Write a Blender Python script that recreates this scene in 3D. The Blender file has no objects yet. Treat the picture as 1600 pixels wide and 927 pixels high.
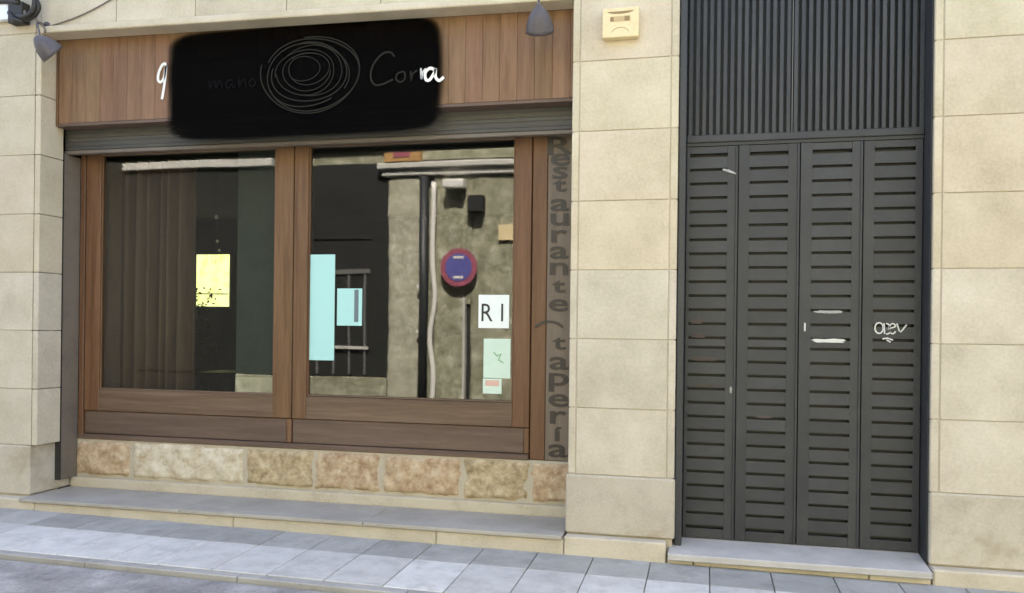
import bpy, bmesh, math, random
from mathutils import Vector, Matrix, noise
random.seed(7)
R = math.radians
scene = bpy.context.scene

# ------------------------------------------------------------------ camera
cam_d = bpy.data.cameras.new('camera'); cam = bpy.data.objects.new('camera', cam_d)
scene.collection.objects.link(cam); scene.camera = cam
cam_d.sensor_width = 36.0; cam_d.lens = 36.0*1300/1600
cam_d.shift_y = 0.0306; cam_d.clip_start = 0.05; cam_d.clip_end = 1000
YAW = math.atan(1300/5600)
cam.matrix_world = Matrix.Translation((0, -5.75, 1.6)) @ Matrix.Rotation(YAW, 4, 'Z') @ Matrix.Rotation(R(90), 4, 'X') @ Matrix.Rotation(0.012, 4, 'Z')

# ------------------------------------------------------------------ light
SUN_EL, SUN_AZ = R(50), R(14)          # the sun stands behind this building: the street front is in its shade
world = bpy.data.worlds.new('World'); scene.world = world; world.use_nodes = True
nt = world.node_tree; nt.nodes.clear()
sky = nt.nodes.new('ShaderNodeTexSky'); sky.sky_type = 'NISHITA'; sky.sun_disc = False
sky.sun_elevation = SUN_EL; sky.sun_rotation = SUN_AZ; sky.altitude = 200; sky.air_density = 0.8; sky.dust_density = 5.0; sky.ozone_density = 0.3
bgn = nt.nodes.new('ShaderNodeBackground'); bgn.inputs['Strength'].default_value = 0.12
wo = nt.nodes.new('ShaderNodeOutputWorld')
nt.links.new(sky.outputs[0], bgn.inputs['Color']); nt.links.new(bgn.outputs[0], wo.inputs['Surface'])
sl = bpy.data.lights.new('sun', 'SUN'); sl.energy = 5.0; sl.angle = R(0.5); sl.color = (1.0, 0.94, 0.84)
sun = bpy.data.objects.new('sun', sl); scene.collection.objects.link(sun)
tosun = Vector((math.sin(SUN_AZ)*math.cos(SUN_EL), math.cos(SUN_AZ)*math.cos(SUN_EL), math.sin(SUN_EL)))
sun.rotation_euler = tosun.to_track_quat('Z', 'Y').to_euler(); sun.location = (0, 20, 25)

vs = scene.view_settings; vs.view_transform = 'Standard'; vs.look = 'None'; vs.gamma = 1.0; vs.use_curve_mapping = False
vs.exposure = 2.98
scene.cycles.filter_width = 1.5; scene.cycles.max_bounces = 10; scene.cycles.diffuse_bounces = 5; scene.cycles.transparent_max_bounces = 12

# ------------------------------------------------------------------ helpers
C = scene.collection
def link(o, parent=None):
    C.objects.link(o)
    if parent is not None: o.parent = parent
    return o
def empty(name, loc=(0, 0, 0)):
    o = bpy.data.objects.new(name, None); o.empty_display_size = 0.1; o.location = loc; return link(o)
def thing(o, label, cat, group=None):
    o['label'] = label; o['category'] = cat
    if group: o['group'] = group
    return o
def structure(o): o['kind'] = 'structure'; return o
def finish(name, bm, mat, parent=None, smooth=False):
    bmesh.ops.recalc_face_normals(bm, faces=bm.faces[:])
    me = bpy.data.meshes.new(name); bm.to_mesh(me); bm.free()
    if smooth:
        for p in me.polygons: p.use_smooth = True
    o = bpy.data.objects.new(name, me); me.materials.append(mat)
    if parent is not None and parent.type == 'EMPTY':
        link(o, parent); o.matrix_parent_inverse = Matrix.Translation(parent.location).inverted()
    else: link(o, parent)
    return o
def addbox(bm, x0, x1, y0, y1, z0, z1, bev=0.0, seg=1):
    t = bmesh.new()
    bmesh.ops.create_cube(t, size=1.0)
    for v in t.verts:
        v.co = Vector((x0 if v.co.x < 0 else x1, y0 if v.co.y < 0 else y1, z0 if v.co.z < 0 else z1))
    if bev > 0: bmesh.ops.bevel(t, geom=t.edges[:], offset=bev, segments=seg, affect='EDGES', profile=0.6)
    m = bpy.data.meshes.new('tmp'); t.to_mesh(m); t.free(); bm.from_mesh(m); bpy.data.meshes.remove(m)
def box(name, x0, x1, y0, y1, z0, z1, mat, parent=None, bev=0.0, seg=1):
    bm = bmesh.new(); addbox(bm, x0, x1, y0, y1, z0, z1, bev, seg); return finish(name, bm, mat, parent)
def addtube(bm, pts, r, n=8, cap=True):
    pts = [Vector(p) for p in pts]; rings = []
    up = None
    for i, p in enumerate(pts):
        d = (pts[min(i+1, len(pts)-1)]-pts[max(i-1, 0)]).normalized()
        if up is None: up = d.orthogonal().normalized()
        up = (up-d*up.dot(d)).normalized(); s = d.cross(up)
        rr = r[i] if isinstance(r, (list, tuple)) else r
        rings.append([bm.verts.new(p+(up*math.cos(2*math.pi*k/n)+s*math.sin(2*math.pi*k/n))*rr) for k in range(n)])
    for a, b in zip(rings, rings[1:]):
        for k in range(n): bm.faces.new((a[k], a[(k+1) % n], b[(k+1) % n], b[k]))
    if cap: bm.faces.new(rings[0]); bm.faces.new(rings[-1][::-1])
def tube(name, pts, r, mat, parent=None, n=8):
    bm = bmesh.new(); addtube(bm, pts, r, n); return finish(name, bm, mat, parent, True)
def lathe(name, prof, mat, M, parent=None, n=28, smooth=True):
    bm = bmesh.new(); rings = []
    for (r, z) in prof:
        rings.append([bm.verts.new(M @ Vector((max(r, 1e-4)*math.cos(2*math.pi*k/n), max(r, 1e-4)*math.sin(2*math.pi*k/n), z))) for k in range(n)])
    for a, b in zip(rings, rings[1:]):
        for k in range(n): bm.faces.new((a[k], a[(k+1) % n], b[(k+1) % n], b[k]))
    bm.faces.new(rings[0][::-1]); bm.faces.new(rings[-1])
    return finish(name, bm, mat, parent, smooth)
def smoothpts(pts, k=6):
    P = [Vector(p) for p in pts]; out = []
    for i in range(len(P)-1):
        p0, p1, p2, p3 = P[max(i-1, 0)], P[i], P[i+1], P[min(i+2, len(P)-1)]
        for j in range(k):
            t = j/k
            out.append(0.5*((2*p1)+(-p0+p2)*t+(2*p0-5*p1+4*p2-p3)*t*t+(-p0+3*p1-3*p2+p3)*t**3))
    out.append(P[-1]); return out
def ribbon(name, pts2, w, y, th, mat, parent=None):
    """flat stroke in the XZ plane, facing -Y, with thickness th"""
    P = [Vector((p[0], p[1])) for p in pts2]; bm = bmesh.new(); rows = []
    for i, p in enumerate(P):
        d = (P[min(i+1, len(P)-1)]-P[max(i-1, 0)]); d.normalize(); nrm = Vector((-d.y, d.x))
        ww = w[i] if isinstance(w, (list, tuple)) else w
        a, b = p+nrm*ww/2, p-nrm*ww/2
        rows.append([bm.verts.new((a.x, y, a.y)), bm.verts.new((b.x, y, b.y)), bm.verts.new((b.x, y+th, b.y)), bm.verts.new((a.x, y+th, a.y))])
    for a, b in zip(rows, rows[1:]):
        for k in range(4): bm.faces.new((a[k], a[(k+1) % 4], b[(k+1) % 4], b[k]))
    bm.faces.new(rows[0]); bm.faces.new(rows[-1][::-1])
    return finish(name, bm, mat, parent)
def text(name, body, x, z, y, size, mat, parent=None, sx=1.0, ext=0.0015, rot=0.0, align='CENTER', bold=0.0):
    cu = bpy.data.curves.new('txt', 'FONT'); cu.body = body; cu.size = size; cu.extrude = ext; cu.offset = bold
    cu.align_x = align; cu.align_y = 'CENTER'; cu.resolution_u = 3
    t = bpy.data.objects.new('txt', cu); C.objects.link(t)
    dg = bpy.context.evaluated_depsgraph_get(); me = bpy.data.meshes.new_from_object(t.evaluated_get(dg))
    bpy.data.objects.remove(t); bpy.data.curves.remove(cu)
    xs = [v.co.x for v in me.vertices]; ys = [v.co.y for v in me.vertices]
    cx, cy = (min(xs)+max(xs))/2, (min(ys)+max(ys))/2
    if align != 'CENTER': cx = 0
    me.transform(Matrix.Translation((x, y, z)) @ Matrix.Rotation(rot, 4, 'Y') @ Matrix.Rotation(R(90), 4, 'X') @ Matrix.Diagonal((sx, 1, 1, 1)) @ Matrix.Translation((-cx, -cy, 0)))
    me.name = name; me.materials.clear(); me.materials.append(mat)
    o = bpy.data.objects.new(name, me); link(o, parent)
    if parent is not None and parent.type == 'EMPTY': o.matrix_parent_inverse = Matrix.Translation(parent.location).inverted()
    return o
def blob(name, cx, cz, w, h, y, mat, parent=None, seed=0, n=22, th=0.0012):
    """thin irregular patch of paint facing -Y"""
    rnd = random.Random(seed); bm = bmesh.new(); f, b = [], []
    for k in range(n):
        a = 2*math.pi*k/n; r = 0.72+0.38*rnd.random()
        x, z = cx+w/2*r*math.copysign(abs(math.cos(a))**0.6, math.cos(a)), cz+h/2*r*math.sin(a)
        f.append(bm.verts.new((x, y, z))); b.append(bm.verts.new((x, y+th, z)))
    bm.faces.new(f); bm.faces.new(b[::-1])
    for k in range(n): bm.faces.new((f[k], b[k], b[(k+1) % n], f[(k+1) % n]))
    return finish(name, bm, mat, parent)

# ------------------------------------------------------------------ materials
def base_mat(name):
    m = bpy.data.materials.new(name); m.use_nodes = True
    return m, m.node_tree, m.node_tree.nodes['Principled BSDF']
def node(nt, t, **kw):
    n = nt.nodes.new(t)
    for k, v in kw.items():
        if k in n.inputs.keys(): n.inputs[k].default_value = v
        else: setattr(n, k, v)
    return n
def plain(name, col, rough=0.6, metal=0.0, spec=0.5):
    m, nt, b = base_mat(name); b.inputs['Base Color'].default_value = (*col, 1); b.inputs['Roughness'].default_value = rough
    b.inputs['Metallic'].default_value = metal; b.inputs['Specular IOR Level'].default_value = spec; return m
def grainy(name, c1, c2, c3=None, rough=0.85, big=1.6, fine=60., bump=0.15, dist=0.004, rnd=0.12, stretch=(1, 1, 1), stain=None, hue=0.0, spec=0.3):
    """two-scale mottled surface; every object with it differs a little in value"""
    m, nt, b = base_mat(name); L = nt.links.new
    tc = node(nt, 'ShaderNodeTexCoord'); oi = node(nt, 'ShaderNodeObjectInfo')
    off = node(nt, 'ShaderNodeVectorMath', operation='MULTIPLY_ADD')
    cmb = node(nt, 'ShaderNodeCombineXYZ'); L(oi.outputs['Random'], cmb.inputs[0]); L(oi.outputs['Random'], cmb.inputs[2])
    L(cmb.outputs[0], off.inputs[0]); off.inputs[1].default_value = (37., 0, 23.); L(tc.outputs['Object'], off.inputs[2])
    mp = node(nt, 'ShaderNodeMapping'); mp.inputs['Scale'].default_value = stretch; L(off.outputs[0], mp.inputs['Vector'])
    n1 = node(nt, 'ShaderNodeTexNoise', Scale=big, Detail=6., Roughness=0.62); L(mp.outputs[0], n1.inputs['Vector'])
    n2 = node(nt, 'ShaderNodeTexNoise', Scale=fine, Detail=4., Roughness=0.6); L(mp.outputs[0], n2.inputs['Vector'])
    add = node(nt, 'ShaderNodeMath', operation='MULTIPLY_ADD'); L(n2.outputs[0], add.inputs[0]); add.inputs[1].default_value = 0.45
    L(n1.outputs[0], add.inputs[2])
    rp = node(nt, 'ShaderNodeValToRGB'); L(add.outputs[0], rp.inputs[0])
    e = rp.color_ramp.elements; e[0].position = 0.48; e[0].color = (*c1, 1); e[1].position = 0.98; e[1].color = (*(c3 or c2), 1)
    k = e.new(0.74); k.color = (*c2, 1)
    col = rp.outputs[0]
    if stain:
        n3 = node(nt, 'ShaderNodeTexNoise', Scale=stain[1], Detail=5., Roughness=0.7); L(off.outputs[0], n3.inputs['Vector'])
        r3 = node(nt, 'ShaderNodeMapRange'); L(n3.outputs[0], r3.inputs[0]); r3.inputs[1].default_value = stain[2]; r3.inputs[2].default_value = stain[2]+0.17; r3.inputs[4].default_value = stain[3]
        mx = node(nt, 'ShaderNodeMix', data_type='RGBA'); L(r3.outputs[0], mx.inputs['Factor']); L(col, mx.inputs['A']); mx.inputs['B'].default_value = (*stain[0], 1)
        col = mx.outputs['Result']
    hsv = node(nt, 'ShaderNodeHueSaturation'); L(col, hsv.inputs['Color'])
    mr = node(nt, 'ShaderNodeMapRange'); L(oi.outputs['Random'], mr.inputs[0]); mr.inputs[3].default_value = 1-rnd; mr.inputs[4].default_value = 1+rnd
    L(mr.outputs[0], hsv.inputs['Value'])
    if hue:
        wn = node(nt, 'ShaderNodeTexWhiteNoise', noise_dimensions='1D'); L(oi.outputs['Random'], wn.inputs['W'])
        mh = node(nt, 'ShaderNodeMapRange'); L(wn.outputs[0], mh.inputs[0]); mh.inputs[3].default_value = 0.5-hue; mh.inputs[4].default_value = 0.5+hue
        L(mh.outputs[0], hsv.inputs['Hue'])
    L(hsv.outputs[0], b.inputs['Base Color'])
    b.inputs['Roughness'].default_value = rough; b.inputs['Specular IOR Level'].default_value = spec
    bp = node(nt, 'ShaderNodeBump', Strength=bump, Distance=dist); L(add.outputs[0], bp.inputs['Height']); L(bp.outputs[0], b.inputs['Normal'])
    return m
M = {}
M['stone'] = grainy('cream_stone', (.40, .342, .242), (.505, .44, .325), (.58, .515, .40), big=2.4, fine=48, rnd=.045, hue=.006, bump=.5, stain=((.40, .335, .235), 2.0, .58, .4))
M['stone_mid'] = grainy('greyer_cream_stone', (.39, .345, .27), (.495, .447, .362), (.575, .53, .445), big=2.4, fine=48, rnd=.05, hue=.006, bump=.5, stain=((.40, .35, .265), 2.0, .56, .45))  # greyer, less yellow stone for the lower courses
M['stone_low'] = grainy('soiled_stone', (.35, .31, .25), (.44, .395, .325), (.50, .46, .385), big=2.6, fine=60, rnd=.05, bump=.3, stain=((.27, .22, .14), 2.4, .52, .6))
M['joint'] = grainy('joint_mortar', (.36, .31, .23), (.43, .38, .29), bump=.3)
M['base_stone'] = grainy('base_course_stone', (.40, .355, .28), (.50, .445, .355), (.54, .49, .40), big=3, fine=50, rnd=.05, bump=.3, stain=((.33, .32, .20), 3.1, .55, .5))
M['granite'] = grainy('grey_granite', (.34, .325, .31), (.43, .41, .395), (.50, .48, .46), big=4, fine=120, rnd=.06, bump=.15)
M['tread'] = grainy('worn_tread_stone', (.30, .28, .245), (.37, .345, .305), (.43, .405, .36), big=2.2, fine=90, rnd=.05, bump=.15, stain=((.25, .23, .19), 2.0, .55, .5))
M['mortar'] = grainy('sill_mortar', (.38, .33, .25), (.48, .43, .34), big=4, fine=50, bump=.3)
M['rubA'] = grainy('pink_rubble', (.25, .155, .09), (.44, .33, .215), (.58, .49, .37), big=11, fine=34, bump=.6, dist=.01, rnd=.05)
M['rubB'] = grainy('pale_rubble', (.36, .28, .18), (.54, .48, .37), (.64, .60, .50), big=9, fine=34, bump=.6, dist=.01, rnd=.04)
M['rubC'] = grainy('ochre_rubble', (.20, .155, .085), (.40, .32, .20), (.55, .47, .33), big=13, fine=36, bump=.7, dist=.012, rnd=.05)
M['wood_v'] = grainy('brown_wood_upright', (.088, .043, .021), (.135, .070, .036), (.178, .098, .053), rough=.5, big=5, fine=30, stretch=(4, 4, .22), bump=.12, dist=.002, rnd=.10, hue=.008)
M['wood_h'] = grainy('brown_wood_level', (.092, .058, .036), (.138, .091, .059), (.178, .124, .084), rough=.5, big=5, fine=30, stretch=(.22, 4, 4), bump=.12, dist=.002, rnd=.08)
M['wood_panel'] = grainy('dull_wood_panel', (.085, .056, .042), (.12, .081, .061), (.15, .105, .08), rough=.55, big=5, fine=30, stretch=(.22, 4, 4), bump=.1, dist=.002, rnd=.05)
M['wood_grey'] = grainy('greyed_wood', (.135, .107, .080), (.175, .141, .109), (.21, .172, .135), rough=.6, big=5, fine=30, stretch=(4, 4, .22), bump=.12, dist=.002, rnd=.03)
M['fascia'] = grainy('fascia_board', (.135, .070, .035), (.195, .110, .059), (.245, .148, .084), rough=.55, big=3.5, fine=26, stretch=(4, 4, .3), bump=.12, dist=.002, rnd=.09, hue=.008, stain=((.15, .105, .055), 3, .56, .55))
M['guide'] = grainy('shutter_guide_metal', (.125, .105, .088), (.16, .135, .112), rough=.5, big=4, fine=40, bump=.05)
M['shutter'] = grainy('grey_shutter_metal', (.056, .054, .048), (.070, .067, .061), (.085, .081, .074), rough=.45, big=3, fine=30, stretch=(.5, 3, 3), bump=.06, rnd=.03)
M['metal'] = grainy('charcoal_door_paint', (.032, .034, .0375), (.041, .043, .0465), (.052, .0535, .056), rough=.48, big=2.5, fine=70, bump=.05, dist=.001, rnd=.10, stain=((.056, .053, .050), 3.0, .56, .55))
M['metal_dark'] = plain('dark_metal', (.022, .022, .022), .55)
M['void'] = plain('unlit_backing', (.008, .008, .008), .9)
M['black_board'] = grainy('black_board', (.0015, .0012, .001), (.0026, .002, .0016), (.005, .0036, .0022), rough=.7, big=2.0, fine=20, bump=.02, rnd=0, spec=.03)
m, nt_, b_ = base_mat('dark_blot_film'); L_ = nt_.links.new  # soft edged blackout over the name, added as a film
b_.inputs['Roughness'].default_value = .75; b_.inputs['Specular IOR Level'].default_value = .03
tcf = node(nt_, 'ShaderNodeTexCoord'); sx_ = node(nt_, 'ShaderNodeSeparateXYZ'); L_(tcf.outputs['Object'], sx_.inputs[0])
nf = node(nt_, 'ShaderNodeTexNoise', Scale=2.2, Detail=3.); L_(tcf.outputs['Object'], nf.inputs['Vector'])
def mth(op, a, bb=None):
    n_ = node(nt_, 'ShaderNodeMath', operation=op)
    for ii, vv in enumerate((a, bb)):
        if vv is None: continue
        if isinstance(vv, (int, float)): n_.inputs[ii].default_value = vv
        else: L_(vv, n_.inputs[ii])
    return n_.outputs[0]
def axis(o_, c_, h_): return mth('POWER', mth('DIVIDE', mth('ABSOLUTE', mth('SUBTRACT', o_, c_)), h_), 9.0)
rad = mth('POWER', mth('ADD', axis(sx_.outputs['X'], -3.085, 1.145), axis(sx_.outputs['Z'], 3.497, .43)), 1/9.0)
rad = mth('ADD', rad, mth('MULTIPLY', mth('SUBTRACT', nf.outputs[0], .5), .05))
mra = node(nt_, 'ShaderNodeMapRange', interpolation_type='SMOOTHSTEP'); L_(rad, mra.inputs[0])
for ii, vv in ((1, .955), (2, 1.03), (3, 1.0), (4, 0.0)): mra.inputs[ii].default_value = vv
band = node(nt_, 'ShaderNodeMapRange', interpolation_type='SMOOTHSTEP'); L_(mth('ABSOLUTE', mth('SUBTRACT', sx_.outputs['Z'], 3.50)), band.inputs[0])
for ii, vv in ((1, .14), (2, .25), (3, .93), (4, .74)): band.inputs[ii].default_value = vv
L_(mth('MULTIPLY', mra.outputs[0], band.outputs[0]), b_.inputs['Alpha'])
b_.inputs['Base Color'].default_value = (.002, .0016, .0013, 1); M['film'] = m
M['faint'] = plain('faint_grey_paint', (.022, .021, .018), .7, spec=.05)
M['fainter'] = plain('very_faint_paint', (.005, .005, .0055), .7, spec=.05)
M['white'] = plain('white_letter', (.75, .73, .68), .5)
M['vinyl'] = plain('dark_brown_vinyl', (.026, .020, .017), .5)
M['cable'] = plain('black_cable', (.022, .019, .016), .6)
M['grey_cable'] = plain('grey_cable', (.16, .13, .10), .7)
M['lamp'] = grainy('grey_lamp_enamel', (.055, .05, .055), (.095, .085, .092), rough=.4, big=12, fine=60, bump=.03, rnd=.05)
M['lens'] = plain('lamp_lens', (.06, .06, .075), .15)
M['plaque'] = grainy('cream_plastic', (.62, .50, .27), (.72, .60, .36), rough=.45, big=6, fine=40, bump=.02)
M['print'] = plain('brown_print', (.24, .16, .07), .6)
M['print2'] = plain('tan_print', (.45, .33, .16), .6)
M['paper'] = plain('white_paper', (.74, .80, .80), .7)
M['paper_c'] = plain('cyan_tinted_paper', (.38, .66, .645), .6)
M['paper_g'] = plain('greenish_paper', (.54, .68, .59), .6)
M['ink'] = plain('black_ink', (.02, .02, .02), .6)
M['green'] = plain('green_ink', (.22, .42, .24), .6)
M['pinkink'] = plain('pale_red_ink', (.62, .40, .33), .6)
M['greyink'] = plain('grey_ink', (.12, .16, .18), .6)
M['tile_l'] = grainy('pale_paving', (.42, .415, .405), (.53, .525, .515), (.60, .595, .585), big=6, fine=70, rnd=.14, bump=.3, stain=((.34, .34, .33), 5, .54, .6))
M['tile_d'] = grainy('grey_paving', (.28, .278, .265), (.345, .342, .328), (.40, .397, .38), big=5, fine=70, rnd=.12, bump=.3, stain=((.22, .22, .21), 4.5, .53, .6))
M['kerb'] = grainy('kerb_stone', (.27, .265, .255), (.35, .345, .335), big=4, fine=80, rnd=.06, bump=.2)
M['pave_bed'] = grainy('pavement_bed', (.19, .19, .185), (.25, .25, .24), bump=.2)
M['asphalt'] = grainy('worn_asphalt', (.17, .165, .17), (.29, .28, .285), (.44, .43, .435), rough=.9, big=4.0, fine=48, bump=.9, dist=.012, rnd=0, stain=((.34, .31, .31), 5, .56, .6))
M['ground'] = grainy('ground_earth', (.10, .10, .095), (.14, .135, .13))
M['plaster'] = grainy('grey_plaster', (.38, .34, .27), (.46, .41, .33), big=1, fine=20)
M['opp_stone'] = grainy('rough_lit_stone', (.15, .15, .095), (.31, .305, .21), (.54, .53, .42), big=6, fine=20, bump=.5, dist=.02, rnd=.10, stain=((.13, .135, .075), 3.6, .52, .7))
M['opp_pier'] = grainy('pale_pier_stone', (.24, .235, .165), (.40, .39, .295), (.60, .585, .48), big=7, fine=20, bump=.35, dist=.02, rnd=.05, stain=((.27, .26, .17), 3.4, .53, .7))
M['opp_pale'] = grainy('pale_cornice_stone', (.42, .41, .37), (.52, .51, .46), big=4, fine=20, bump=.3)
M['opp_dark'] = grainy('dark_green_joinery', (.015, .016, .0145), (.022, .023, .021), rough=.6, big=2, fine=20, bump=.05, rnd=.1)
M['opp_panel'] = plain('black_panel', (.012, .013, .012), .6)
M['opp_grey'] = plain('grey_iron', (.12, .12, .115), .6)
M['pipe'] = plain('dark_pipe', (.022, .024, .026), .5)
M['orange'] = grainy('ochre_sign', (.40, .22, .07), (.50, .30, .12), big=5, fine=20)
M['red'] = plain('sign_red', (.33, .09, .13), .45)
M['blue'] = plain('sign_blue', (.10, .10, .33), .45)
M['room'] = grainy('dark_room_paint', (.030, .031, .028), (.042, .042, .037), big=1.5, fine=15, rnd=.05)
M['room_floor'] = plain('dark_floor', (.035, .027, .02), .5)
M['curtain'] = grainy('brown_curtain', (.090, .053, .034), (.135, .084, .056), rough=.95, big=3, fine=90, stretch=(3, 3, .4), bump=.1, rnd=0)
M['screen'] = grainy('grey_green_screen', (.042, .052, .043), (.06, .07, .058), big=2, fine=30, rnd=0)
M['screen_base'] = grainy('pale_screen_base', (.30, .28, .21), (.36, .34, .26), big=4, fine=30)
M['furn'] = plain('dark_furniture', (.02, .016, .014), .4)
M['dry'] = plain('dry_leaf_brown', (.07, .055, .04), .8)
M['leaf'] = plain('house_plant_leaf', (.05, .08, .02), .5)
M['scuff'] = grainy('pale_scuff', (.22, .22, .21), (.36, .36, .35), big=40, fine=120, rnd=.1)
M['spray'] = plain('white_spray_paint', (.55, .55, .53), .6)
M['rust'] = grainy('rusty_scuff', (.062, .05, .045), (.08, .064, .056), big=30, fine=90)
# window glass: see-through with a clear reflection on its street side
m, nt_, b_ = base_mat('shop_glass'); nt_.nodes.remove(b_); L_ = nt_.links.new
tr = node(nt_, 'ShaderNodeBsdfTransparent'); tr.inputs[0].default_value = (.86, .89, .87, 1)
gl = node(nt_, 'ShaderNodeBsdfGlossy', Roughness=0.018); fr = node(nt_, 'ShaderNodeFresnel', IOR=1.52)
ge = node(nt_, 'ShaderNodeNewGeometry'); inv = node(nt_, 'ShaderNodeMath', operation='SUBTRACT'); inv.inputs[0].default_value = 2.3
bk = node(nt_, 'ShaderNodeMath', operation='MULTIPLY'); bk.inputs[1].default_value = 2.3; L_(ge.outputs['Backfacing'], bk.inputs[0]); L_(bk.outputs[0], inv.inputs[1])
mu = node(nt_, 'ShaderNodeMath', operation='MULTIPLY', use_clamp=True); L_(fr.outputs[0], mu.inputs[0]); L_(inv.outputs[0], mu.inputs[1])
gn = node(nt_, 'ShaderNodeTexNoise', Scale=1.1, Detail=1.); gt = node(nt_, 'ShaderNodeTexCoord'); L_(gt.outputs['Object'], gn.inputs['Vector'])
gb = node(nt_, 'ShaderNodeBump', Strength=0.06, Distance=0.02); L_(gn.outputs[0], gb.inputs['Height']); L_(gb.outputs[0], gl.inputs['Normal'])
mxs = node(nt_, 'ShaderNodeMixShader'); L_(mu.outputs[0], mxs.inputs[0]); L_(tr.outputs[0], mxs.inputs[1]); L_(gl.outputs[0], mxs.inputs[2])
L_(mxs.outputs[0], nt_.nodes['Material Output'].inputs['Surface']); M['glass'] = m
m, nt_, b_ = base_mat('lit_window_pane'); b_.inputs['Base Color'].default_value = (.5, .5, .3, 1)
b_.inputs['Emission Color'].default_value = (1.0, .95, .30, 1); b_.inputs['Emission Strength'].default_value = 0.26; M['lit'] = m
tl = node(nt_, 'ShaderNodeTexCoord'); nl_ = node(nt_, 'ShaderNodeTexNoise', Scale=9., Detail=4.); nt_.links.new(tl.outputs['Object'], nl_.inputs['Vector'])
rl = node(nt_, 'ShaderNodeValToRGB'); nt_.links.new(nl_.outputs[0], rl.inputs[0]); rl.color_ramp.elements[0].position = .36; rl.color_ramp.elements[0].color = (.85, .83, .28, 1)
rl.color_ramp.elements[1].position = .52; rl.color_ramp.elements[1].color = (1, .98, .42, 1); nt_.links.new(rl.outputs[0], b_.inputs['Emission Color'])

# ================================================================== GROUND
def pz(x, y): return 0.040-0.009*x+0.02*(y+0.1)        # the pavement falls to the right and to the street
bm = bmesh.new(); addbox(bm, -150, 150, -150, 150, -1.2, -1.0); structure(finish('ground', bm, M['ground']))
def sheet(name, x0, x1, y0, y1, dz, thick, mat):
    bm = bmesh.new(); addbox(bm, x0, x1, y0, y1, 0, 1)
    for v in bm.verts: v.co.z = pz(v.co.x, v.co.y)+dz if v.co.z > .5 else pz(v.co.x, v.co.y)+dz-thick
    return structure(finish(name, bm, mat))
road = sheet('road', -34, 34, -6.95, -1.158, -0.030, .3, M['asphalt'])
pave = sheet('pavement', -34, 34, -1.118, .25, -0.028, .3, M['pave_bed'])
def slab(name, x0, x1, y0, y1, dz, thick, mat, parent, bev=.004, lift=0.):
    bm = bmesh.new(); addbox(bm, x0, x1, y0, y1, -1, 1, bev)
    for v in bm.verts:
        t = pz(v.co.x, v.co.y)+dz+lift
        v.co.z = t+(v.co.z-1) if v.co.z > 0 else t-thick+(v.co.z+1)
    return finish(name, bm, mat, parent)
SP = .384; k0 = -4.563-5*SP
for i in range(25):
    xa = k0+i*SP
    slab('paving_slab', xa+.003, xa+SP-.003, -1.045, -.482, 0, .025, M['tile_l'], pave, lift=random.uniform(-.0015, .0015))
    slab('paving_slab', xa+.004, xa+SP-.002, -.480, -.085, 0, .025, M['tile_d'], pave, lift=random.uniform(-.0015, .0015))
for i in range(10):
    xa = -7.2+i*1.1
    slab('kerb_stone', xa+.003, xa+1.097, -1.125, -1.051, -.003, .2, M['kerb'], pave, bev=.005)

# ================================================================== THE BUILDING
B = empty('stone_building', (-2, 0, 0))
thing(B, 'cream stone building front with a brown timber shop window and a charcoal louvred entrance', 'building')
Zc = [.588, 1.05, 1.53, 2.008, 2.487, 2.972, 3.46, 3.97, 4.46]
G = .0022
def blk(name, x0, x1, y0, y1, z0, z1, mat, bev=.0035): return box(name, x0+G, x1-G, y0, y1, z0+G, z1-G, mat, B, bev)
def shaft(x0, x1, bl, br, ztop=4.46):
    for a, b in zip(Zc, Zc[1:]):
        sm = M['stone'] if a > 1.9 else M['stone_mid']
        xa, xb = x0+(.055 if bl else 0), x1-(.055 if br else 0)
        blk('stone_block', xa, xb, random.uniform(-.0012, .0012), .3, a, b, sm)
        if bl: blk('edge_stone', x0, x0+.055, .003, .26, a, b, sm, .005)
        if br: blk('edge_stone', x1-.055, x1, .003, .26, a, b, sm, .005)
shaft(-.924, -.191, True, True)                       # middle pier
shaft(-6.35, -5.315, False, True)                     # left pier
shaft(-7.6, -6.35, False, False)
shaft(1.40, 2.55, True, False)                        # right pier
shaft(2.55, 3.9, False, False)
# plinth blocks
blk('plinth_stone', -.936, -.185, -.018, .3, .178, .588, M['stone_low'], .01)
blk('plinth_stone', -6.35, -5.372, -.006, .50, .178, .588, M['stone_low'], .01)
blk('plinth_stone', -7.6, -6.35, -.006, .30, .178, .588, M['stone_low'], .01)
blk('plinth_stone', 1.40, 2.55, -.012, .3, .128, .588, M['stone_low'], .01)
blk('plinth_stone', 2.55, 3.9, -.012, .3, .128, .588, M['stone_low'], .01)
# mortar and wall behind the blocks
for n, (x0, x1) in enumerate(((-.912, -.203), (-7.6, -5.39), (1.412, 3.9))):
    box('joint_bed', x0, x1, .0085, .32, -.3, 4.5, M['joint'], B)
# base course
for (x0, x1, zt) in ((-7.4, -5.24, .170), (-5.24, -3.46, .150), (-3.46, -1.851, .150), (-1.851, -.93, .150), (-.93, -.238, .172)):
    blk('base_stone', x0, x1, -.10, .05, -.25, zt+G, M['base_stone'], .008)
blk('base_stone', 1.402, 2.7, -.10, .05, -.25, .126, M['base_stone'], .01); blk('base_stone', 2.7, 4.0, -.10, .05, -.25, .126, M['base_stone'], .01)
# step in front of the shop window
for (x0, x1) in ((-5.368, -3.9), (-3.9, -2.4), (-2.4, -.94)):
    box('step_slab', x0+.002, x1-.002, -.122, .46, .152, .179, M['tread'], B, .003)
box('step_bed', -5.366, -.93, -.05, .46, -.2, .151, M['joint'], B)
box('sill_ledge', -5.36, -.93, .425, .50, .175, .262, M['mortar'], B, .012, 2)
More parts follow.
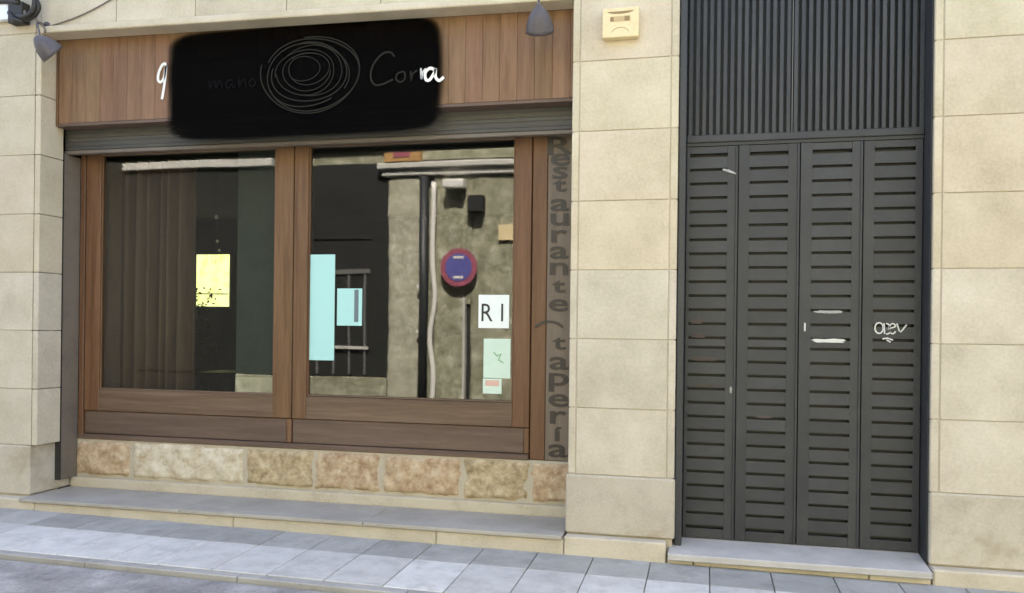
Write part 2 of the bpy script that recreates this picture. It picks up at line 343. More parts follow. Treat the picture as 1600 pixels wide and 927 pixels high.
# rubble stones under the window
def rubble(x0, x1, z0, z1, mat, seed):
    rnd = random.Random(seed); nx, nz = max(8, int((x1-x0)/.028)), 12; bm = bmesh.new(); g = []
    for i in range(nx+1):
        col = []
        for j in range(nz+1):
            u, w = i/nx, j/nz
            x, z = x0+(x1-x0)*u, z0+(z1-z0)*w
            ex = min(u, 1-u)*(x1-x0); ez = min(w, 1-w)*(z1-z0); e = min(ex, ez)
            p = Vector((x*6+seed*3.1, z*6, seed))
            d = noise.noise(p)*.022+noise.noise(p*3.3)*.018+noise.noise(p*8)*.008
            y = .468-.018+d+.035*max(0, 1-e/.045)**2
            if j == 0: z += .012+.045*noise.noise(Vector((x*6, seed, 0)))
            if j == nz: z += -.006+.012*noise.noise(Vector((x*7, seed, 3)))
            if i in (0, nx): x += .045*noise.noise(Vector((z*9, seed, 5+i)))
            col.append(bm.verts.new((x, y, z)))
        g.append(col)
    for i in range(nx):
        for j in range(nz): bm.faces.new((g[i][j], g[i+1][j], g[i+1][j+1], g[i][j+1]))
    return finish('rubble_stone', bm, mat, B, True)
xs = (-5.345, -4.78, -3.70, -3.08, -2.50, -1.83, -1.287, -.94)
for i, mt in enumerate(('rubA', 'rubB', 'rubC', 'rubA', 'rubA', 'rubC', 'rubA')):
    rubble(xs[i]+.003, xs[i+1]-.003, .268, .588, M[mt], i+1)
box('rubble_bed', -5.36, -.93, .469, .62, .18, .592, M['mortar'], B)
# lintel, slightly out of level like the original
def tilt(o, x=-.99, s=-.0145):
    for v in o.data.vertices: v.co.z += (v.co.x-x)*s
lx = (-5.318, -4.61, -3.90, -3.12, -2.36, -1.62, -.926)
for a, b in zip(lx, lx[1:]):
    tilt(blk('lintel_stone', a, b, .0, .3, 3.952, 4.46, M['stone']))
o = box('lintel_moulding', -5.312, -.928, -.022, .165, 3.893, 3.951, M['stone'], B, .016, 3); tilt(o)
o = box('lintel_bed', -5.31, -.93, .02, .32, 3.93, 4.5, M['joint'], B); tilt(o)
# upper wall and the body that shades the street
for i in range(7):
    blk('upper_wall_stone', -7.6+i*1.65, -7.6+(i+1)*1.65, 0, .3, 4.52, 5.4, M['stone'])
box('upper_wall', -30, 30, .03, 8.0, 5.4, 8.8, M['plaster'], B)
box('floor_slab', -8.6, 3.8, .32, 8.0, 4.0, 5.398, M['plaster'], B)
box('side_wall', -30, -8.6, .035, 8.0, -.6, 5.398, M['plaster'], B); box('side_wall', 3.86, 30, .035, 8.0, -.6, 5.398, M['plaster'], B)
box('rear_wall', -8.598, 3.858, 7.6, 8.0, -.6, 3.998, M['plaster'], B)

# ---- timber fascia
fa = box('wood_fascia', -5.312, -.926, .185, .30, 3.237, 3.99, M['wood_panel'], B)
x = -5.29; pk = []
while x < -.94:
    w = min(.131, -.932-x)
    box('plank', x+.0007, x+w-.0007, .170, .19, 3.262, 3.975, M['fascia'], fa, .0018); x += .131
box('edge_trim', -5.312, -5.292, .162, .19, 3.24, 3.99, M['wood_v'], fa, .002)
box('bottom_trim', -5.290, -.928, .163, .30, 3.234, 3.259, M['wood_panel'], fa, .003)
# ---- roller shutter box
bm = bmesh.new(); zz = 3.234
for i in range(5): addbox(bm, -5.352, -.93, .312+.004*(i % 2), .45, 3.066+i*.036, 3.066+i*.036+.034, .006)
addbox(bm, -5.352, -.93, .318, .45, 3.06, 3.246)
sh = finish('shutter_box', bm, M['shutter'], B)
box('bottom_bar', -5.350, -.93, .302, .36, 3.034, 3.064, M['guide'], sh, .004)
box('guide_and_gap_shade', -5.42, -5.322, .275, .468, .262, 3.033, M['guide'], B, .004)
box('guide_and_gap_shade', -5.42, -5.318, .266, .272, .262, 3.033, M['metal_dark'], B)  # dark strip standing in for the shaded gap beside the guide
# ---- shop window joinery
sw = box('shop_window', -5.318, -5.27, .462, .56, .60, 3.20, M['wood_v'], B, .004)
def st(n, x0, x1, z0, z1, y0=.470, mat='wood_v', y1=.545, bev=.005): return box(n, x0, x1, y0, y1, z0, z1, M[mat], sw, bev)
st('stile', -5.265, -5.12, .838, 3.19); st('stile', -3.455, -3.292, .838, 3.19); st('rail', -5.1195, -3.4555, .838, 1.024, .4705, 'wood_h'); st('rail', -5.1195, -3.4555, 3.05, 3.19, .472, 'wood_h')
st('stile', -3.284, -3.16, .838, 3.19); st('stile', -1.434, -1.302, .838, 3.19); st('rail', -3.1595, -1.4345, .838, 1.022, .4705, 'wood_h'); st('rail', -3.1595, -1.4345, 3.05, 3.19, .472, 'wood_h')
for (a, b) in ((-5.12, -3.455), (-3.16, -1.434)):      # glazing beads
    z0, z1 = 1.024, 3.05
    st('glazing_bead', a, a+.014, z0, z1, .482, 'wood_v', .498, .003); st('glazing_bead', b-.014, b, z0, z1, .482, 'wood_v', .498, .003)
    st('glazing_bead', a+.014, b-.014, z0, z0+.014, .482, 'wood_h', .498, .003)
    st('pane', a-.01, b+.01, z0-.01, z1+.02, .500, 'glass', .508, 0)
st('panel', -5.265, -3.336, .638, .834, .484, 'wood_panel'); st('post', -3.333, -3.288, .638, .834, .472, 'wood_v')
st('panel', -3.284, -1.345, .638, .834, .484, 'wood_panel'); st('post', -1.342, -1.302, .638, .834, .472, 'wood_v')
st('bottom_rail', -5.316, -1.302, .592, .635, .455, 'wood_panel')
st('side_board', -1.295, -1.18, .594, 3.19, .474, 'wood_v'); st('side_board', -1.178, -.93, .594, 3.19, .476, 'wood_grey')
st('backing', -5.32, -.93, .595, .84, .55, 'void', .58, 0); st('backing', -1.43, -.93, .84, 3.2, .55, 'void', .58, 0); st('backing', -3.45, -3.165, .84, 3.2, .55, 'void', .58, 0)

# ---- entrance: transom grille over four louvred leaves
fr_ = box('door_frame', -.188, -.142, .03, .26, .13, 4.46, M['metal'], B, .004)
box('jamb', 1.362+.03, 1.399, .03, .26, .13, 4.46, M['metal'], fr_, .004)
box('back_plate', -.19, 1.40, .262, .28, .1, 4.46, M['metal_dark'], fr_)
tg = box('transom_grille', -.140, 1.390, .185, .235, 2.905, 2.957, M['metal'], B, .005)
bar = None; nb = 33
for i in range(nb):
    xb = -.118+i*(1.495/(nb-1))
    if bar is None:
        bar = box('bar', -.0140, .0140, .205, .235, 2.957, 4.45, M['metal'], tg, .003); bar.location.x = xb
    else:
        c = bar.copy(); C.objects.link(c); c.location.x = xb
box('cover_strip', .557, .562, .196, .203, 2.957, 4.44, M['opp_grey'], tg)
box('drip_strip', -.139, 1.390, .196, .24, 2.882, 2.903, M['metal_dark'], tg)
slotz = [2.815-.0975*k for k in range(14)]+[1.480-.096*k for k in range(14)]
edges = (-.139, .212, .618, 1.02, 1.389); cen = (.0115, .413, .822, 1.216)
leaves = []; slatmesh = {}
for i in range(4):
    x0, x1, cx = edges[i]+.003, edges[i+1]-.003, cen[i]; hw = .127
    bm = bmesh.new()
    addbox(bm, x0, cx-hw, .200, .245, .152, 2.879, .0008); addbox(bm, cx+hw, x1, .200, .245, .152, 2.879, .0008)
    addbox(bm, cx-hw, cx+hw, .202, .245, .152, .2175, .002); addbox(bm, cx-hw, cx+hw, .202, .245, 2.8305, 2.879, .002)
    lf = finish('door_leaf', bm, M['metal'], B); leaves.append(lf)
    for a, b in zip(slotz, slotz[1:]):
        h = round(a-b-.020, 4); key = h
        if key not in slatmesh:
            bm = bmesh.new(); addbox(bm, -hw, hw, 0, .012, -h/2, h/2)
            for v in bm.verts: v.co.y += .0016*(v.co.z/h)          # pressed louvre: lower edge stands out
            s = finish('slat', bm, M['metal'], lf); slatmesh[key] = s.data
        else:
            s = bpy.data.objects.new('slat', slatmesh[key]); link(s, lf)
        s.location = (cx, .2012, (a+b)/2)
    if i in (0, 1, 2):
        box('seam_strip', x1-.016, x1-.002, .190, .1985, .155, 2.876, M['metal'], lf, .003)
box('bottom_bolt', .594, .606, .178, .1895, .155, .235, M['metal'], leaves[1], .003)
lk = box('lock_cylinder', .652, .664, .188, .1985, 1.600, 1.658, M['spray'], leaves[2], .003)
# wear on the doors
blob('scuff', .812, 1.734, .20, .022, .2005, M['scuff'], leaves[2], 3); blob('scuff', .81, 1.538, .225, .030, .2005, M['spray'], leaves[2], 5)
ribbon('scuff', [(.105, 2.715), (.14, 2.705), (.195, 2.682)], [.012, .02, .008], .1885, .0015, M['scuff'], leaves[0])
for s_, (cx_, cz_, w_, h_) in enumerate(((-.06, 1.66, .09, .04), (-.05, 1.56, .11, .035), (0, 1.40, .2, .03), (.01, 1.215, .22, .02), (.178, 1.19, .016, .05), (.40, 1.01, .12, .02))):
    blob('scuff', cx_, cz_, w_, h_, .1995, M['rust' if s_ < 4 or s_ == 5 else 'scuff'], leaves[1 if s_ == 5 else 0], 20+s_)
# spray tag on the right leaf
def loop(cx, cz, rx, rz, a0, a1, n=14): return [(cx+rx*math.cos(R(a0+(a1-a0)*k/n)), cz+rz*math.sin(R(a0+(a1-a0)*k/n))) for k in range(n+1)]
for pts in (loop(1.128, 1.628, .026, .036, 40, 400), [(1.158, 1.66), (1.163, 1.59)], loop(1.172, 1.64, .02, .018, 90, -90), loop(1.172, 1.606, .024, .018, 90, -90),
            loop(1.212, 1.625, .02, .034, 20, 330), [(1.195, 1.628), (1.226, 1.636)], [(1.238, 1.66), (1.252, 1.612), (1.262, 1.604), (1.275, 1.62), (1.298, 1.652)], [(1.15, 1.556), (1.18, 1.562), (1.215, 1.548)], [(1.175, 1.55), (1.20, 1.535)]):
    ribbon('spray_stroke', pts, .009, .1985, .0014, M['spray'], leaves[3])
# threshold slab
bm = bmesh.new(); addbox(bm, -.225, 1.392, -.135, .255, .105, .150, .006)
for v in bm.verts:
    if v.co.y < 0.05: v.co.z -= .036
finish('threshold_slab', bm, M['granite'], B)
for (a, b) in ((-.23, -.062), (-.056, 1.030), (1.036, 1.395)): box('threshold_block', a, b, -.085, .1, -.2, .066, M['base_stone'], B, .006)

# ================================================================== ROOM BEHIND THE GLASS
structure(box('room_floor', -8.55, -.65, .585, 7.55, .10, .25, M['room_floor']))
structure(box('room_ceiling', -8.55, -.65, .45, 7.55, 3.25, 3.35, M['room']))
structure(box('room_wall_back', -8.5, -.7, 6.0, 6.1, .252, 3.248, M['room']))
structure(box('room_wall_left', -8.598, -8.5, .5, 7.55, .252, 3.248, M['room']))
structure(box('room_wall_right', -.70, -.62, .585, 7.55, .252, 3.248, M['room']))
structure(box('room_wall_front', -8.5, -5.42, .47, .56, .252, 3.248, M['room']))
rw = box('lit_window', -7.93, -7.25, 5.972, 5.997, 1.85, 2.73, M['furn'], None)
rw['kind'] = 'structure'
box('pane', -7.895, -7.285, 5.955, 5.970, 1.88, 2.70, M['lit'], rw); box('glazing_bar', -7.895, -7.285, 5.945, 5.954, 2.07, 2.085, M['screen'], rw)
# curtain
bm = bmesh.new(); n = 120; top, bot = [], []
for i in range(n+1):
    u = i/n; x = -5.42+1.0*u; ph = u*2*math.pi*8.5+math.sin(u*9)*1.2
    y = .80+.055*math.sin(ph)+.03*math.sin(ph*.37+1)
    top.append(bm.verts.new((x, y, 3.05))); bot.append(bm.verts.new((x+.01*math.sin(ph*.5), y*1.0+.012*math.sin(ph+.6), .28)))
for i in range(n): bm.faces.new((top[i], top[i+1], bot[i+1], bot[i]))
cu = finish('curtain', bm, M['curtain'], None, True); md = cu.modifiers.new('thick', 'SOLIDIFY'); md.thickness = .004
thing(cu, 'brown pleated curtain hanging inside the left shop window pane', 'curtain')
sc = box('partition_screen', -4.12, -3.55, 1.0, 1.06, 1.135, 3.2, M['screen'])
thing(sc, 'dark grey green partition seen through the left pane beside the timber post', 'partition'); box('screen_base', -4.12, -3.55, .985, 1.07, .25, 1.132, M['screen_base'], sc, .004)
def chair(x, y, rz, label):
    t = empty('dining_chair', (x, y, .25)); t.rotation_euler.z = rz
    thing(t, label, 'chair', 'dining chairs in the dark room')
    def p(n, *a, bev=.004):
        o = box(n, *a, M['furn'], None, bev); o.parent = t
    p('seat', -.21, .21, -.21, .21, .43, .47)
    for sx in (-1, 1):
        for sy in (-1, 1): p('leg', sx*.19-.018, sx*.19+.018, sy*.19-.018, sy*.19+.018, 0, .43)
        p('back_post', sx*.19-.016, sx*.19+.016, .178, .208, .47, .98)
    for z in (.62, .76, .9): p('back_slat', -.173, .173, .185, .200, z, z+.06)
chair(-5.95, 3.0, 2.6, 'dark dining chair nearest the curtain below the lit back window'); chair(-5.35, 3.35, -2.2, 'dark dining chair nearest the grey green partition')
tb = empty('dining_table', (-5.65, 3.6, .25)); thing(tb, 'dark dining table in the unlit room behind the left pane', 'table')
box('table_top', -6.1, -5.2, 3.3, 3.9, .97, 1.01, M['furn'], tb, .006)
for sx in (-6.05, -5.25):
    for sy in (3.34, 3.86): box('leg', sx-.025, sx+.025, sy-.025, sy+.025, .25, .97, M['furn'], tb)
pl = empty('potted_plant', (-7.6, 5.6, .25)); thing(pl, 'leafy plant silhouetted against the lit back window', 'plant')
lathe('pot', [(.10, .25), (.16, .27), (.19, .62), (.2, .66), (.17, .67)], M['furn'], Matrix.Translation((-7.6, 5.6, 0)), pl)
bm = bmesh.new(); rnd = random.Random(4)
for i in range(260):
    a = rnd.random()*6.283; rr = rnd.random()**.6*.34; z = .75+rnd.random()*1.40; c = Vector((-7.6+rr*math.cos(a), 5.6+rr*.5*math.sin(a), z))
    d = Vector((rnd.uniform(-1, 1), rnd.uniform(-1, 1), rnd.uniform(-.4, 1))).normalized()*.07; s = d.orthogonal().normalized()*.016
    q = [bm.verts.new(c), bm.verts.new(c+d*.5+s), bm.verts.new(c+d), bm.verts.new(c+d*.5-s)]; bm.faces.new(q)
finish('foliage', bm, M['leaf'], pl); tube('stem', [(-7.6, 5.6, .6), (-7.58, 5.6, 1.2), (-7.62, 5.6, 1.8)], .012, M['furn'], pl)
hg = empty('added_glint_string', (-4.2, 1.6, 3.24)); thing(hg, 'added string of white beads in place of bright glints above the lit back window', 'glints')
ox, oy = -4.72, 1.6
tube('string', [(ox, oy, 3.24), (ox, oy, 2.2)], .002, M['furn'], hg, 5)
for (dx, z, r) in ((0, 2.66, .022), (.015, 2.42, .016), (.035, 2.33, .015)):
    lathe('glint_bead', [(0, r*1.3), (r*.6, r*.7), (r, 0), (r*.7, -r*.7), (0, -r)], M['white'], Matrix.Translation((ox+dx, oy, z)), hg, 12)  # white colour stands in for glinting light; string and beads are added

# ================================================================== THINGS ON THE FRONT
# added dark panel in the shape of the blot over the name
sb = empty('added_blot', (-3.07, .12, 3.5)); thing(sb, 'added dark soft edged film blotting out the name with faint scribbled rings over the timber fascia', 'sign')
def rr_poly(cor, n=8):
    out = []
    for (cx, cz, r, a0) in cor:
        for k in range(n+1): a = R(a0+90*k/n); out.append((cx+r*math.cos(a), cz+r*math.sin(a)))
    return out
box('blot_panel', -4.30, -1.87, .148, .156, 3.03, 3.96, M['film'], sb)
rnd = random.Random(11)
for k in range(9):
    s = 1-.085*k; cx_, cz_ = -2.995+.02*math.sin(k*2.1)-.004*k, 3.53+.012*math.cos(k*1.7)+.006*k
    ph = rnd.random()*360; pts = []
    for a in range(0, 300+20*(k % 3), 7):
        t = R(a+ph); wob = 1+.025*math.sin(3*t+k)+.0001*a*(1 if k % 2 else -1)
        pts.append((cx_+.42*s*wob*math.cos(t), cz_+.30*s*wob*math.sin(t)))
    ribbon('ring', pts, .009 if k < 4 else .007, .1445-.0002*k, .002, M['faint'], sb)
def stroke(name, pts, w, y, mat, par): return ribbon(name, [(p.x, p.y) for p in smoothpts([(a, b, 0) for a, b in pts], 6)], w, y, .004, mat, par)
def dim(pts): stroke('letter', pts, .010, .1405, M['fainter'], sb)
dim([(-3.86, 3.53), (-3.85, 3.47), (-3.83, 3.525), (-3.81, 3.52), (-3.80, 3.475), (-3.775, 3.528), (-3.755, 3.51), (-3.745, 3.47)])
dim([(-3.655, 3.525), (-3.69, 3.53), (-3.71, 3.495), (-3.69, 3.468), (-3.66, 3.50), (-3.65, 3.47), (-3.63, 3.48)])
dim([(-3.60, 3.53), (-3.595, 3.47), (-3.575, 3.52), (-3.55, 3.525), (-3.54, 3.47)])
dim([(-3.48, 3.53), (-3.505, 3.51), (-3.50, 3.475), (-3.475, 3.47), (-3.455, 3.50), (-3.48, 3.53)])
stroke('letter', [(-2.30, 3.63), (-2.335, 3.665), (-2.40, 3.655), (-2.47, 3.58), (-2.49, 3.49), (-2.46, 3.43), (-2.40, 3.425), (-2.31, 3.46)], .014, .1405, M['faint'], sb)
stroke('letter', [(-2.24, 3.51), (-2.275, 3.50), (-2.285, 3.46), (-2.25, 3.435), (-2.215, 3.46), (-2.22, 3.505), (-2.24, 3.515)], .012, .1405, M['faint'], sb)
stroke('letter', [(-2.17, 3.515), (-2.165, 3.44), (-2.155, 3.49), (-2.12, 3.515)], .012, .1405, M['faint'], sb)
stroke('letter', [(-1.985, 3.515), (-2.02, 3.525), (-2.055, 3.495), (-2.05, 3.445), (-2.02, 3.44), (-1.985, 3.49), (-1.975, 3.52), (-1.975, 3.46), (-1.945, 3.43), (-1.91, 3.455)], .022, .1405, M['white'], sb)
stroke('letter', [(-2.09, 3.53), (-2.085, 3.45), (-2.075, 3.50), (-2.05, 3.525)], .012, .1405, M['spray'], sb)
nl = stroke('script_initial', [(-4.27, 3.66), (-4.275, 3.70), (-4.305, 3.69), (-4.335, 3.63), (-4.34, 3.575), (-4.315, 3.555), (-4.285, 3.59), (-4.268, 3.68), (-4.275, 3.58), (-4.292, 3.47), (-4.303, 3.415)], .022, .160, M['white'], None)
thing(nl, 'white script initial letter on the fascia at the left end of the dark blotting film', 'letter')
# upright lettering on the side board
vl = empty('vertical_lettering', (-1.08, .472, .67)); thing(vl, 'dark letters running down the timber board beside the right shop pane', 'lettering')
for ch, z in zip('RESTAURANTE', (2.985, 2.88, 2.78, 2.683, 2.535, 2.425, 2.30, 2.174, 2.052, 1.917, 1.775)):
    text('letter', ch.lower() if ch != 'R' or z < 2.9 else 'R', -1.085, z, .471, .19 if ch in 'AUNERS' else .15, M['vinyl'], vl, sx=1.8, bold=.003)
for ch, z in zip('tapería', (1.486, 1.335, 1.19, 1.054, .925, .80, .672)):
    text('letter', ch, -1.075, z, .471, .20 if ch in 'aper' else .155, M['vinyl'], vl, sx=1.8, bold=.003)
ribbon('arc_stroke', loop(-1.155, 1.555, .125, .095, 150, 30), [.008]+[.02]*13+[.008], .469, .003, M['vinyl'], vl)
# notices on the glass
def notice(x0, x1, z0, z1, mat, label):
    o = box('paper_notice', x0, x1, .494, .4985, z0, z1, M[mat], None, .0005); return thing(o, label, 'notice')
def pr(n, x0, x1, z0, z1, mat, par): box(n, x0, x1, .4925, .4938, z0, z1, M[mat], par)
k = (5.75+.494)/(5.75+.60)
def sc_(x, z): return x*k, 1.6+(z-1.6)*k
def nbox(x0, x1, z0, z1): return sc_(x0, z0)[0], sc_(x1, z0)[0], sc_(0, z0)[1], sc_(0, z1)[1]
notice(*nbox(-3.203, -2.979, 1.313, 2.188), 'paper_c', 'tall blank pale blue notice at the left edge of the right pane')
o = notice(*nbox(-2.956, -2.736, 1.602, 1.907), 'paper_c', 'small pale blue sheet with a dark side strip next to the tall notice')
a = nbox(-2.956, -2.736, 1.602, 1.907); pr('print_strip', a[1]-.066, a[1]-.03, a[2]+.03, a[3]-.01, 'greyink', o)
o = notice(*nbox(-1.748, -1.499, 1.596, 1.858), 'paper', 'white sheet with two bold black characters near the right pane edge'); a = nbox(-1.748, -1.499, 1.596, 1.858)
text('print', 'R', a[0]+.07, (a[2]+a[3])/2-.008, .4925, .20, M['ink'], o, sx=.85, ext=.0006); text('print', '1', a[0]+.19, (a[2]+a[3])/2-.008, .4925, .20, M['ink'], o, sx=.8, ext=.0006)
o = notice(*nbox(-1.702, -1.484, 1.203, 1.513), 'paper_g', 'pale green sheet with a faint green mark below the lettered sheet'); a = nbox(-1.702, -1.484, 1.203, 1.513)
ribbon('print', [(a[0]+.08, a[2]+.20), (a[0]+.11, a[2]+.17), (a[0]+.14, a[2]+.19), (a[0]+.12, a[2]+.14), (a[0]+.16, a[2]+.12)], .012, .4925, .001, M['green'], o)
o = notice(*nbox(-1.705, -1.553, 1.079, 1.198), 'paper_g', 'small card with a pale red top at the lower right of the pane'); a = nbox(-1.705, -1.553, 1.079, 1.198)
pr('print_strip', a[0]+.02, a[1]-.02, a[2]+.06, a[3]-.012, 'pinkink', o)
# alarm box
ab = box('alarm_box', -.711, -.461, -.072, -.002, 3.588, 3.792, M['plaque'], None, .012, 3)
thing(ab, 'cream alarm box with brown print high on the middle stone pier', 'alarm box')
ribbon('print', [(-.675, 3.762), (-.64, 3.757), (-.585, 3.755), (-.53, 3.758), (-.498, 3.764)], [.004, .014, .018, .014, .004], -.0736, .0014, M['print'], ab)
for (x0, x1, z0, z1, mt) in ((-.655, -.52, 3.695, 3.73, 'print2'), (-.655, -.632, 3.698, 3.727, 'print'), (-.558, -.525, 3.698, 3.73, 'print')):
    box('print', x0, x1, -.0738 if mt == 'print2' else -.0752, -.0722 if mt == 'print2' else -.0739, z0, z1, M[mt], ab)
ribbon('print', loop(-.587, 3.60, .065, .055, 155, 25), .006, -.0736, .0014, M['print2'], ab)
# spot lamps
def spot(root, head, aim, arm, label):
    t = empty('spot_lamp', root); thing(t, label, 'lamp', 'spot lamps over the fascia')
    q = Vector(aim).normalized().to_track_quat('-Z', 'Y').to_matrix().to_4x4(); Mx = Matrix.Translation(head) @ q
    lathe('lamp_shade', [(.012, .118), (.026, .112), (.046, .092), (.066, .062), (.084, .02), (.096, -.03), (.100, -.055), (.088, -.055), (.083, -.03), (.06, .01), (.02, .03)], M['lamp'], Mx, t)
    lathe('lens', [(.0, -.030), (.05, -.034), (.079, -.04), (.079, -.046), (.0, -.046)], M['lens'], Mx, t)
    tube('arm', smoothpts(arm, 5), .008, M['lamp'], t); lathe('wall_plate', [(.03, 0), (.03, .012), (.022, .016), (.0, .016)], M['lamp'], Matrix.Translation(root) @ Matrix.Rotation(R(90), 4, 'X'), t, 16)
    lathe('swivel', [(0, .02), (.016, .014), (.02, 0), (.016, -.014), (0, -.02)], M['lamp'], Matrix.Translation(arm[-1]), t, 14)
spot((-5.26, -.0, 4.02), (-5.105, -.16, 3.77), (.45, .75, -.75), [(-5.26, -.012, 4.02), (-5.24, -.12, 4.0), (-5.16, -.19, 3.90), (-5.14, -.20, 3.85)], 'grey spot lamp on a bent arm beside the cable bundle at the left pier')
spot((-1.13, -.0, 4.02), (-1.132, -.15, 3.69), (-.1, .75, -1.0), [(-1.13, -.012, 4.02), (-1.13, -.12, 4.0), (-1.13, -.20, 3.92), (-1.125, -.21, 3.79)], 'grey spot lamp on a rod near the middle stone pier')
# cable bundle
cb = empty('cable_bundle', (-5.45, 0, 4.1)); thing(cb, 'tangle of black cables and a junction box at the top of the left pier', 'cables')
box('junction_box', -5.56, -5.42, -.09, -.004, 4.03, 4.20, M['cable'], cb, .01, 2)
box('white_cover', -5.74, -5.575, -.06, -.004, 4.075, 4.205, M['paper'], cb, .012, 2)
for k, pts in enumerate(([(-6.4, -.03, 4.28), (-5.9, -.05, 4.235), (-5.6, -.07, 4.22), (-5.45, -.09, 4.19)], [(-5.5, -.08, 4.19), (-5.40, -.12, 4.24), (-5.29, -.12, 4.22), (-5.24, -.11, 4.13), (-5.30, -.10, 4.06), (-5.40, -.09, 4.05), (-5.48, -.08, 4.08)],
                         [(-5.46, -.09, 4.08), (-5.36, -.12, 4.06), (-5.27, -.13, 4.11), (-5.27, -.12, 4.30), (-5.3, -.05, 4.5)], [(-5.55, -.08, 4.12), (-5.48, -.11, 4.05), (-5.40, -.09, 4.03)])):
    tube('cable', smoothpts(pts, 6), (.022, .018, .02, .02)[k], M['cable'], cb)
tube('cable', smoothpts([(-5.42, -.06, 4.13), (-5.38, -.1, 4.09), (-5.33, -.1, 4.07), (-5.22, -.08, 3.98), (-5.17, -.12, 3.92)], 6), .010, M['grey_cable'], cb)
tc_ = tube('thin_cable', smoothpts([(-5.22, -.010, 4.01), (-4.95, -.012, 4.07), (-4.69, -.012, 4.165), (-4.45, -.012, 4.29), (-4.3, -.01, 4.45)], 6), .006, M['grey_cable'])
thing(tc_, 'thin grey cable slanting up across the lintel from the left lamp', 'cable')

# ================================================================== ACROSS THE STREET (mirrored in the panes)
O = empty('opposite_building', (-4, -7.3, 0)); thing(O, 'rough stone building across the street mirrored in the shop panes', 'building')
box('wall', -30, 30, -12, -7.10, -.6, 5.6, M['opp_stone'], O)
def rough_wall(x0, x1, z0, z1, seed, mt='opp_stone'):
    nx, nz = max(4, int((x1-x0)/.07)), int((z1-z0)/.07); bm = bmesh.new(); g = []
    for i in range(nx+1):
        col = []
        for j in range(nz+1):
            x, z = x0+(x1-x0)*i/nx, z0+(z1-z0)*j/nz; p = Vector((x, z, seed))
            y = -7.0+.03*noise.noise(p*2)+.014*noise.noise(p*6)
            if i in (0, nx): x += .02*noise.noise(p*5)
            col.append(bm.verts.new((x, y, z)))
        g.append(col)
    for i in range(nx):
        for j in range(nz): bm.faces.new((g[i][j], g[i+1][j], g[i+1][j+1], g[i][j+1]))
    for a, b in ((0, 0), (nx, 0)):
        bk = [bm.verts.new((g[a][j].co.x, -7.1, g[a][j].co.z)) for j in range(nz+1)]
        for j in range(nz): bm.faces.new((g[a][j], g[a][j+1], bk[j+1], bk[j]))
    return finish('stone_pier', bm, M[mt], O, True)
rough_wall(-5.43, -4.86, -.2, 4.2, 1, 'opp_pier'); rough_wall(-4.60, -4.011, -.2, 4.2, 2); rough_wall(-3.92, 1.0, -.2, 4.2, 3); rough_wall(-4.011, -3.92, 2.0, 4.2, 4); rough_wall(-5.43, 1.0, 4.5, 5.5, 5)
box('cornice', -5.62, 1.2, -7.12, -6.86, 4.34, 4.45, M['opp_pale'], O, .02); box('cornice', -5.55, 1.2, -7.12, -6.93, 4.22, 4.335, M['opp_pale'], O, .02)
dd = box('dark_doors', -12.5, -5.44, -7.12, -7.02, .72, 4.48, M['opp_dark'], O)
box('panel_rail', -6.85, -5.78, -7.02, -6.995, 3.14, 3.20, M['opp_dark'], dd); box('panel_rail', -6.85, -5.78, -7.02, -6.99, 2.52, 2.60, M['opp_grey'], dd)
for i in range(4): box('grille_bar', -6.78+i*.3, -6.74+i*.3, -7.02, -6.98, .75, 2.5, M['opp_grey'], dd)
box('grille_rail', -6.85, -5.78, -6.975, -6.955, 1.2, 1.25, M['opp_pale'], dd)
box('door_head_band', -12.5, -7.7, -7.12, -6.95, 4.50, 4.64, M['opp_pale'], O, .01); box('dark_upper', -12.5, -5.44, -7.12, -7.03, 4.70, 5.5, M['opp_dark'], O)
box('base_wall', -8.4, -5.44, -7.12, -6.97, -.3, .70, M['opp_stone'], O, .01); box('dark_base', -12.5, -8.42, -7.12, -7.03, -.3, .70, M['opp_dark'], O)
box('pier_edge', -4.05, -4.006, -7.09, -6.94, -.2, 2.1, M['opp_pale'], O, .008); box('dark_slit', -4.005, -3.926, -7.09, -7.06, -.2, 1.99, M['opp_panel'], O)
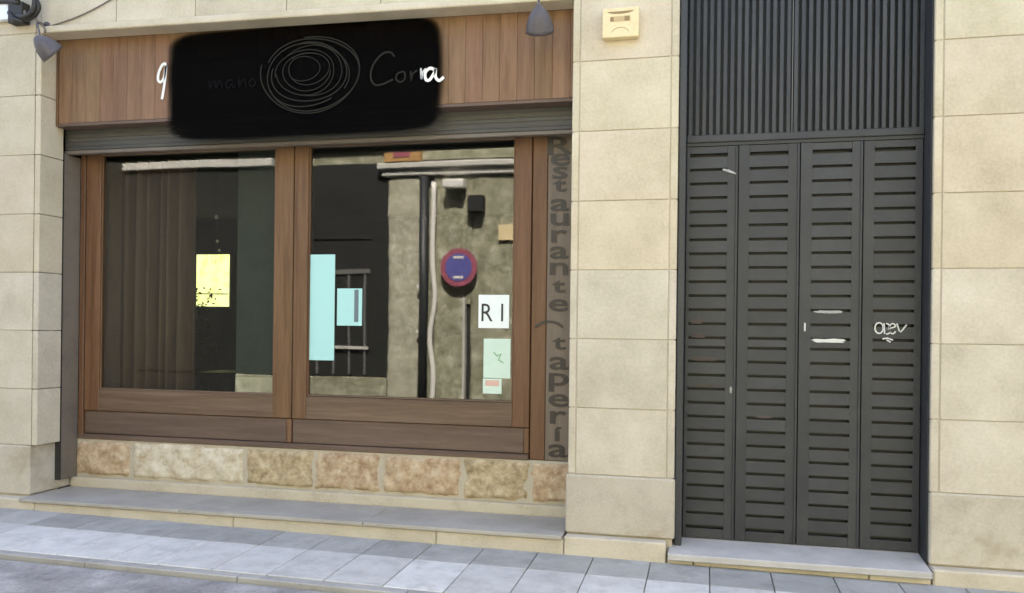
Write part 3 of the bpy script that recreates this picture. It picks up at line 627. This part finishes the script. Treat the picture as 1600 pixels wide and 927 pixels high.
dp = tube('downpipe', [(-4.77, -6.93, -.1), (-4.77, -6.93, 4.2)], .075, M['pipe'], None, 14); thing(dp, 'dark downpipe on the wall across the street mirrored in the right pane', 'pipe')
for z in (1.519, 2.3): box('pipe_clip', -4.87, -4.83, -6.9, -6.86, z-.03, z+.03, M['white'], dp)
cc = tube('pale_conduit', smoothpts([(-4.62, -6.95, -.1), (-4.58, -6.95, .8), (-4.64, -6.95, 1.4), (-4.57, -6.95, 2.1), (-4.62, -6.95, 2.8), (-4.60, -6.95, 4.1)], 6), .045, M['white'], None, 8); thing(cc, 'pale crooked conduit beside the dark downpipe across the street', 'conduit')
ns = empty('no_parking_sign', (-4.104, -6.85, 2.63)); thing(ns, 'round red and blue no parking sign mirrored in the right pane', 'sign')
Ms = Matrix.Translation((-4.104, -6.86, 2.625)) @ Matrix.Rotation(R(-90), 4, 'X')
lathe('red_rim', [(.0, 0), (.335, 0), (.335, .012), (.0, .012)], M['red'], Ms, ns, 40, False); lathe('blue_disc', [(0, .0125), (.245, .0125), (.245, .0165), (0, .0165)], M['blue'], Ms, ns, 40, False)
for z in (2.80, 2.45): box('white_strip', -4.2, -4.01, -6.843, -6.838, z-.02, z+.02, M['white'], ns)
box('bracket', -4.13, -4.08, -7.0, -6.865, 2.6, 2.65, M['opp_grey'], ns)
wl = empty('street_wall_lamp', (-4.2, -6.9, 4.04)); thing(wl, 'white wall lamp below the cornice across the street', 'lamp')
box('lamp_body', -4.38, -4.01, -6.95, -6.72, 3.97, 4.12, M['white'], wl, .03, 2); box('lamp_bracket', -3.95, -3.68, -7.0, -6.8, 3.55, 3.85, M['opp_dark'], wl, .02)
og = box('ochre_sign', -5.478, -4.82, -7.0, -6.85, 4.455, 4.70, M['orange'], None, .01); thing(og, 'ochre sign above the cornice across the street', 'sign'); box('sign_mark', -5.3, -5.0, -6.85, -6.84, 4.53, 4.62, M['red'], og)
cs = box('cream_plate', -3.44, -3.18, -6.99, -6.95, 3.09, 3.35, M['plaque'], None, .005); thing(cs, 'small cream plate on the stone wall across the street', 'plate')
